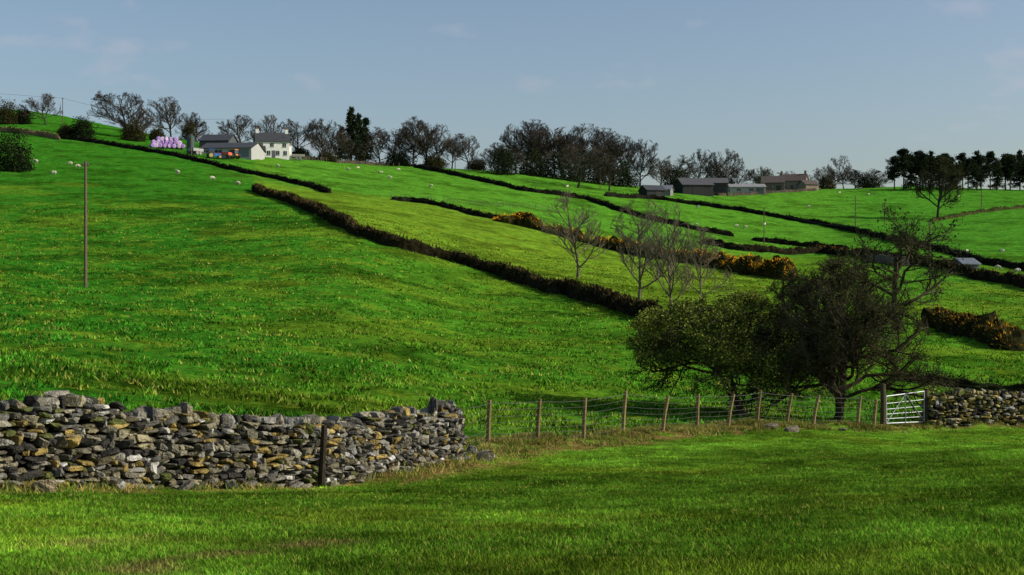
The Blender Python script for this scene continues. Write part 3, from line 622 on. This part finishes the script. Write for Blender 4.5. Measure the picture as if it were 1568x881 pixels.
building('low_farm_shed',1146,297,54,2.6,4.0,10,-.05,(.38,.36,.33),(.22,.22,.23),[(-.5,1.6,1.6,.8),(.2,1.6,1.6,.8)],(),(.7,3,2.2,(.1,.1,.1)))
building('stone_barn',1187,293,34,3.6,6.4,9,-.2,(.16,.125,.10),(.075,.06,.055),[(0,2.5,1,1)],(),(.5,2,2.4,(.03,.03,.03)))
building('stone_farmhouse',1218,291,40,4.0,6.8,8,-.35,(.25,.2,.15),(.09,.065,.055),[(-.6,1.4,1,1.1),(.6,1.4,1,1.1),(-.6,3.4,1,1),(.6,3.4,1,1)],(-1,1),(0,1,2,(.08,.05,.04)))
building('stone_barn',1240,292,22,2.8,4.6,7,.3,(.28,.23,.17),(.08,.065,.055))
building('field_barn',1000,302,30,2.4,4.0,7,.3,(.05,.05,.05),(.045,.05,.06),(),(),(.3,2,2,(.02,.02,.02)))
building('field_barn',1022,300,16,2.2,3.6,5,-.3,(.2,.2,.19),(.16,.17,.2))
building('field_shelter',1482,412,28,1.1,2.0,4,.3,(.12,.13,.15),(.10,.12,.15),(),(),(0,1.2,1.0,(.02,.02,.02)))
a=Acc();p=find(256,228)
r=np.random.default_rng(3)
for row,(n,z) in enumerate(((8,.6),(7,1.6),(5,2.55))):
    for j in range(n):
        for k_ in range(3 if row<2 else 1):
            cx=(j-(n-1)/2)*1.15+r.normal(0,.12);cy=k_*1.25+row*.4+r.normal(0,.1);cc=np.array([.42,.26,.58])*r.uniform(.8,1.15)
            if r.random()<.25: cc=np.array([.55,.45,.64])
            prof=[(-.62,.42),(-.56,.56),(-.3,.63),(.3,.63),(.56,.56),(.62,.42)]
            P=np.array([[cx+r.normal(0,.01),cy+u,z] for u,_ in prof]);V,Q=tubes(P[None],np.array([[q for _,q in prof]]),14);a.add(V,Q,None,cc)
            for e_ in(0,5): a.add(np.concatenate([V[e_*14:(e_+1)*14],P[e_:e_+1]]),None,[[i,(i+1)%14,14] for i in range(14)],cc*.9)
o=a.out('silage_bale_stack',M_plastic);o.location=(p.x,p.y,p.z+.1);o.rotation_euler=(0,0,.35)
a=Acc();a.tube([(0,0,-.3),(0,0,2),(0,0,4.2),(0,0,4.9),(0,0,5.1)],[1.05,1.05,1.05,.5,.1],16,(.03,.06,.06));o=a.out('feed_silo',M_paint);o.location=find(292,236)
def tractor(name,px,base,col,rz):
    a=Acc();a.box((.9,0,1.05),(1.9,.8,.75),0,col);a.box((-.5,0,1.7),(1.3,1.3,1.3),0,(.04,.05,.06));a.box((-.5,0,2.42),(1.5,1.45,.14),0,col);a.box((-.6,0,1.0),(1.4,1.6,.25),0,col)
    a.tube([(1.2,.2,1.4),(1.2,.2,2.2)],.05,6,(.03,.03,.03))
    for x,r_,y in((-.8,.85,.85),(-.8,.85,-.85),(1.5,.5,.8),(1.5,.5,-.8)):
        P=np.array([[x,y-.2,r_],[x,y-.15,r_],[x,y+.15,r_],[x,y+.2,r_]]);V,Q=tubes(P[None],np.array([[r_*.6,r_,r_,r_*.6]]),16);a.add(V,Q,None,(.02,.02,.02))
        for e_ in(0,3): a.add(np.concatenate([V[e_*16:(e_+1)*16],P[e_:e_+1]]),None,[[i,(i+1)%16,16] for i in range(16)],(.4,.35,.1))
    o=a.out(name,M_paint);o.location=find(px,base);o.rotation_euler=(0,0,rz)
tractor('blue_tractor',327,243,(.04,.14,.5),.4);tractor('orange_tractor',357,244,(.75,.2,.03),2.6)
def trailer(name,px,base,col,rz):
    a=Acc();a.box((0,0,.9),(3.6,1.9,.15),0,(.1,.1,.1))
    for y in(-.93,.93): a.box((0,y,1.3),(3.6,.06,.7),0,col)
    for x in(-1.78,1.78): a.box((x,0,1.3),(.06,1.86,.7),0,col)
    a.box((2.6,0,.75),(1.7,.12,.12),0,(.1,.1,.1))
    for x in(-.6,.5):
        for y in(-1.1,1.1):
            P=np.array([[x,y-.12,.45],[x,y+.12,.45]]);V,Q=tubes(P[None],np.array([[.45,.45]]),14);a.add(V,Q,None,(.02,.02,.02))
            for e_ in(0,1): a.add(np.concatenate([V[e_*14:(e_+1)*14],P[e_:e_+1]]),None,[[i,(i+1)%14,14] for i in range(14)],(.2,.2,.2))
    o=a.out(name,M_paint);o.location=find(px,base);o.rotation_euler=(0,0,rz)
trailer('farm_trailer',457,246,(.3,.28,.24),.2);trailer('farm_trailer',343,244,(.6,.1,.05),-.3);trailer('farm_trailer',300,238,(.3,.3,.3),1.)
def farfence(L,h=1.1,step=3.0):
    pts=L_(L);a=Acc();prev=None
    for A,B in zip(pts[:-1],pts[1:]):
        n=max(1,int((B-A).length/step))
        for i in range(n):
            q=A.lerp(B,i/n);z=float(height(q.x,q.y)[0]);a.tube([(q.x,q.y,z-.2),(q.x,q.y,z+h)],.07,5,(.2,.17,.12))
            if prev is not None:
                for f_ in(.5,.95): a.tube([(prev[0],prev[1],prev[2]+h*f_),(q.x,q.y,z+h*f_)],.018,3,(.15,.14,.12))
            prev=(q.x,q.y,z)
    a.out('field_fence',M_wood)
farfence([(600,305),(660,309),(720,315),(800,319),(850,322)]);farfence([(445,246),(500,248),(560,251),(620,256)],1.3,2.2)
# ---------------------------------------------------------------- sheep
def sheepmesh(graze):
    v=[(-.42,0,.66),(-.1,0,.68),(.3,0,.68)];R=[.24,.30,.25];E=[(0,1),(1,2)]
    def addv(p,r,par): v.append(p);R.append(r);E.append((par,len(v)-1));return len(v)-1
    if graze: a_=addv((.5,0,.52),.13,2);b_=addv((.6,0,.3),.09,a_);addv((.68,0,.12),.055,b_)
    else: a_=addv((.5,0,.85),.13,2);b_=addv((.62,0,1.0),.09,a_);addv((.78,0,.93),.055,b_)
    for s in(-1,1):
        h=addv((-.38,s*.15,.5),.12,0);q=addv((-.30,s*.15,.36),.07,h);k_=addv((-.42,s*.15,.24),.035,q);addv((-.40,s*.15,.0),.035,k_)
        h=addv((.32,s*.14,.48),.1,2);q=addv((.31,s*.14,.26),.045,h);addv((.32,s*.14,.0),.035,q)
        addv((.58 if graze else .56,s*.12,.36 if graze else 1.04),.025,b_)
    addv((-.66,0,.52),.05,0)
    me=bpy.data.meshes.new('s');me.from_pydata(v,E,[]);o=bpy.data.objects.new('s',me);sc.collection.objects.link(o)
    m=o.modifiers.new('k','SKIN')
    for i,d_ in enumerate(me.skin_vertices[0].data): d_.radius=(R[i],R[i])
    me.skin_vertices[0].data[0].use_root=True
    s_=o.modifiers.new('ss','SUBSURF');s_.levels=1;s_.render_levels=1
    dg=bpy.context.evaluated_depsgraph_get();nm=bpy.data.meshes.new_from_object(o.evaluated_get(dg));bpy.data.objects.remove(o)
    n=len(nm.vertices);c=np.empty(n*3);nm.vertices.foreach_get('co',c);c=c.reshape(-1,3);col=np.ones((n,4));col[:,:3]=(.62,.56,.44)
    hd=(c[:,0]>.56)|(c[:,2]<.34);col[hd,:3]=(.28,.25,.2)
    at_=nm.color_attributes.new('Col','FLOAT_COLOR','POINT');at_.data.foreach_set('color',col.astype(np.float32).ravel());nm.materials.clear();nm.materials.append(M_wool);nm.name='sheep_mesh'
    return nm
SM=[sheepmesh(True),sheepmesh(False)]
for i,(px,py) in enumerate([(55,251),(82,268),(107,254),(119,257),(272,268),(325,276),(364,283),(548,259),(597,275),(533,262),(583,267),(660,287),(868,289),(1066,347),(1128,348),(1141,350),(1170,347),(1534,388),(1528,413),(1558,417),(1285,297),(1330,299),(1468,303),(1238,318),(1068,320),(1480,388),(425,256),(610,262)]):
    o=bpy.data.objects.new('sheep',SM[0 if i%4 else 1]);sc.collection.objects.link(o);o.location=find(px,py);o.rotation_euler=(0,0,rng.choice([0,3.1,.5,2.6,-.6])+rng.normal(0,.2));o.scale=(1.0,)*3
# ---------------------------------------------------------------- light
sd=Vector((1,-.12,.60)).normalized()
el=math.asin(sd.z);az=math.atan2(sd.x,sd.y)
su=bpy.data.lights.new('sun','SUN');su.energy=5;su.angle=math.radians(.5);su.color=(1,.93,.77)
so=bpy.data.objects.new('sun',su);sc.collection.objects.link(so);so.rotation_euler=sd.to_track_quat('Z','Y').to_euler()
w=bpy.data.worlds.new('World');sc.world=w;w.use_nodes=True;N=w.node_tree.nodes;Lk=w.node_tree.links
bg=N['Background'];sk=N.new('ShaderNodeTexSky');sk.sky_type='NISHITA';sk.sun_disc=False;sk.sun_elevation=el;sk.sun_rotation=az;sk.air_density=1.;sk.dust_density=2.0;sk.ozone_density=1.6;sk.altitude=100
tc=N.new('ShaderNodeTexCoord');mp=N.new('ShaderNodeMapping');mp.inputs['Scale'].default_value=(1,1,2.2);mp.inputs['Location'].default_value=(.12,.1,.5);Lk.new(tc.outputs['Generated'],mp.inputs['Vector'])
no=N.new('ShaderNodeTexNoise');no.inputs['Scale'].default_value=13;no.inputs['Detail'].default_value=7;no.inputs['Roughness'].default_value=.5;Lk.new(mp.outputs['Vector'],no.inputs['Vector'])
mr=N.new('ShaderNodeMapRange');mr.inputs['From Min'].default_value=.60;mr.inputs['From Max'].default_value=.82;mr.inputs['To Max'].default_value=.4;Lk.new(no.outputs['Fac'],mr.inputs['Value'])
mx=N.new('ShaderNodeMix');mx.data_type='RGBA';Lk.new(mr.outputs['Result'],mx.inputs['Factor']);Lk.new(sk.outputs['Color'],mx.inputs['A']);mx.inputs['B'].default_value=(5.8,4.9,5.3,1)
Lk.new(mx.outputs['Result'],bg.inputs['Color']);bg.inputs['Strength'].default_value=.12
cam=bpy.data.cameras.new('camera');cam.lens=36*F/1568;cam.sensor_width=36;cam.clip_end=8000;cam.clip_start=.1
co=bpy.data.objects.new('camera',cam);sc.collection.objects.link(co);co.location=(0,0,EYE);co.rotation_euler=(math.radians(90),0,0);sc.camera=co
sc.view_settings.view_transform='Standard';sc.view_settings.look='None';sc.view_settings.exposure=0
